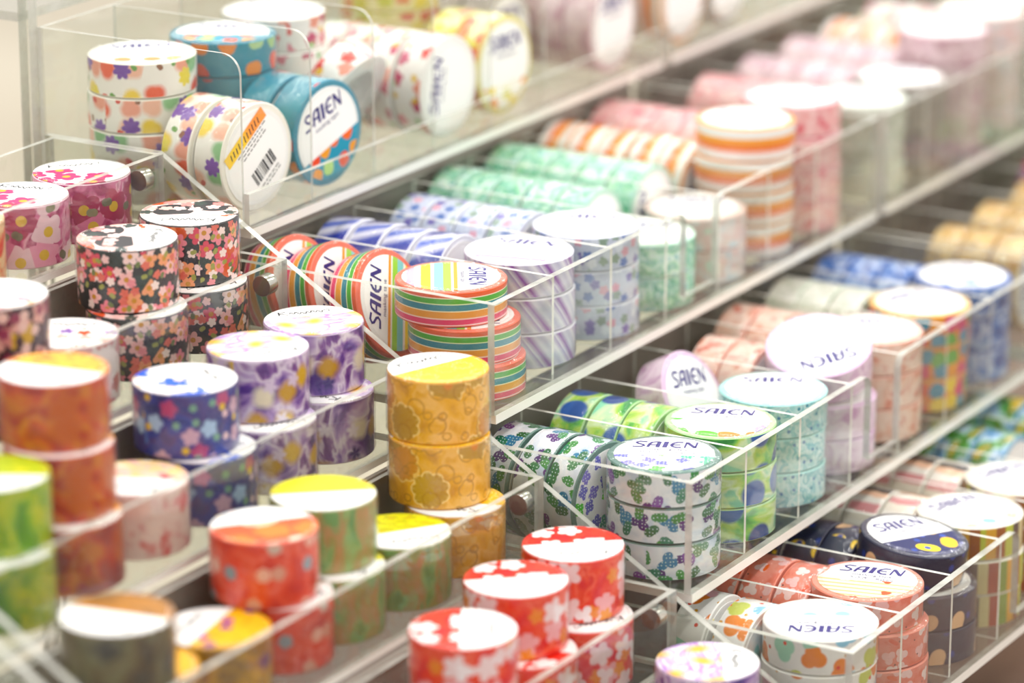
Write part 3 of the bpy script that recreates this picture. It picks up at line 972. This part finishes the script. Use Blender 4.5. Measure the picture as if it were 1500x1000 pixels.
# second step
stack('rainbow', 1, .0310, .0375, 3, -148, offs=[(0, -.0085), (0, -.006), (0, .0005)])
for yy, ww in ((.1665, 'next to its flat stack'), (.1900, 'middle one of three'), (.2105, 'farthest from its flat stack')):
    edge_roll('rainbow', .0245, yy, ZB[1], 62, -2, -20, 'rainbow striped tape leaning on edge, ' + ww, 'narrow tapes on edge, second step', lift=.0016)
stack('plum', 1, .0768, .0335, 3, -75)
rolls('indigo', 1, .0765, .1635, 4, where='behind the violet striped stack', lean=-3)
stack('lilac', 1, .1270, .0285, 3, -62)
rolls('lilac', 1, .1265, .1560, 4)
stack('jade', 1, .1765, .0275, 2, -60)
rolls('jade', 1, .1765, .1510, 5)
stack('mist', 1, .2275, .0275, 2, -60)
rolls('jade', 1, .2265, .1510, 5, where='behind the misty blue stack')
stack('tanger', 1, .2775, .0280, 4, -60)
rolls('tanger', 1, .2765, .1510, 5)
stack('rose', 1, .3275, .0280, 4, -60)
rolls('rose', 1, .3265, .1510, 5)
stack('sage', 1, .4010, .0280, 3, -60)
rolls('rose', 1, .4005, .1510, 4, where='behind the sage stack of the far rack')
stack('slate', 1, .4510, .0280, 3, -60)
rolls('mauve', 1, .4505, .1510, 4, where='behind the grey stack of the far rack')
stack('mauve', 1, .5010, .0290, 4, -60)
rolls('mauve', 1, .5005, .1510, 4, where='behind the mauve stack of the far rack')
stack('mist', 1, .5510, .0290, 4, -60, where=' on the far rack')
rolls('tanger', 1, .5505, .1510, 4, where='on the far rack')
stack('sage', 1, .6010, .0290, 4, -60, where=' at the far end')
rolls('posy', 1, .6005, .1510, 4, where='at the far end of the second step')
stack('jade', 1, .6510, .0290, 3, -60, where=' at the far end')

# third step
stack('cactus', 2, .0255, .0268, 3, -64, .0006)
edge_roll('cactus', .0255, .0615, ZB[2], -82, -8, 0, 'cactus printed masking tape standing on edge with its lettering showing', 'narrow tapes on edge, third step')
rolls('cactus', 2, .0255, .0785, 2, 0, -4, where='under the rainbow tapes')
stack('meadow', 2, .0760, .0268, 3, -68, .001)
rolls('meadow', 2, .0760, .0600, 3)
stack('aqua', 2, .1275, .0285, 3, -60, .001)
tape('pinklil', (.1280, .0800, ZB[2] + .0275), False, -10, (math.radians(62), 0, 0), 'pale pink lilac masking tape tipped back behind the aqua stack', 'narrow tapes on edge, third step')
stack('pinklil', 2, .1770, .0285, 2, -60, .001)
tape('pinklil', (.1780, .0310, ZB[2] + 2 * PN + .0085), False, 140, (math.radians(6), math.radians(-19), 0), 'pale pink lilac masking tape tipped askew on top of its stack', 'narrow tapes stacked on the third step')
rolls('salmonp', 2, .1770, .0640, 2, where='behind the tipped pink lilac tape')
stack('salmonp', 2, .2340, .0285, 3, -60)
rolls('salmonp', 2, .2265, .0600, 3)
stack('fiesta', 2, .2880, .0285, 3, -20)
rolls('sage', 2, .2765, .0600, 3, where='behind the patchwork stack')
stack('cobalt', 2, .3400, .0285, 3, -30)
rolls('cobalt', 2, .3265, .0600, 3)
for i, (dz, nm, wh) in enumerate([('bronze', 3, 'beside the cobalt tapes'), ('bronze', 3, 'between other bronze tapes'), ('bronze', 3, 'beside the berry tapes'), ('berry', 4, 'on the far rack'), ('clover', 4, 'on the far rack')]):
    rolls(dz, 2, .4005 + .05 * i, .0320, nm, where=wh)

# lowest step
stack('elephant', 3, .0300, .0250, 3, 118, .001)
edge_roll('elephant', .0295, -.0120, ZB[3], -70, -3, 0, 'white elephant printed masking tape on edge beside its flat stack', 'narrow tapes on edge, lowest step')
edge_roll('elephant', .0270, .0080, ZB[3], -70, 0, 0, 'white elephant printed masking tape on edge behind another white one', 'narrow tapes on edge, lowest step')
stack('rabbit', 3, .0795, .0250, 3, -76, .001, offs=[(.0002, 0), (.0002, .0005), (-.0002, .003)])
rolls('rabbit', 3, .0790, -.0135, 3)
stack('navy', 3, .1300, .0252, 2, -60, .001, where=' under the tipped one', bar_top=True)
tape('navy', (.1310, -.0365, ZB[3] + 2 * PN + .0040), False, -22, (math.radians(8), math.radians(2), 0), 'navy masking tape printed with yellow lemons tipped on top of its stack', 'narrow tapes stacked on the lowest step')
rolls('navy', 3, .1290, -.0090, 3)
stack('cream', 3, .1830, .0255, 3, -20)
rolls('panda', 3, .1790, -.0135, 3, where='behind the cream stack')
stack('cream', 3, .2320, .0265, 3, -25, where=' near the far end')
rolls('panda', 3, .2290, -.0135, 3, where='behind the end stack')
rolls('meridian', 3, .2790, -.0135, 3, where='beside the checked tapes')
rolls('meridian', 3, .3290, -.0135, 3, where='past its twins')
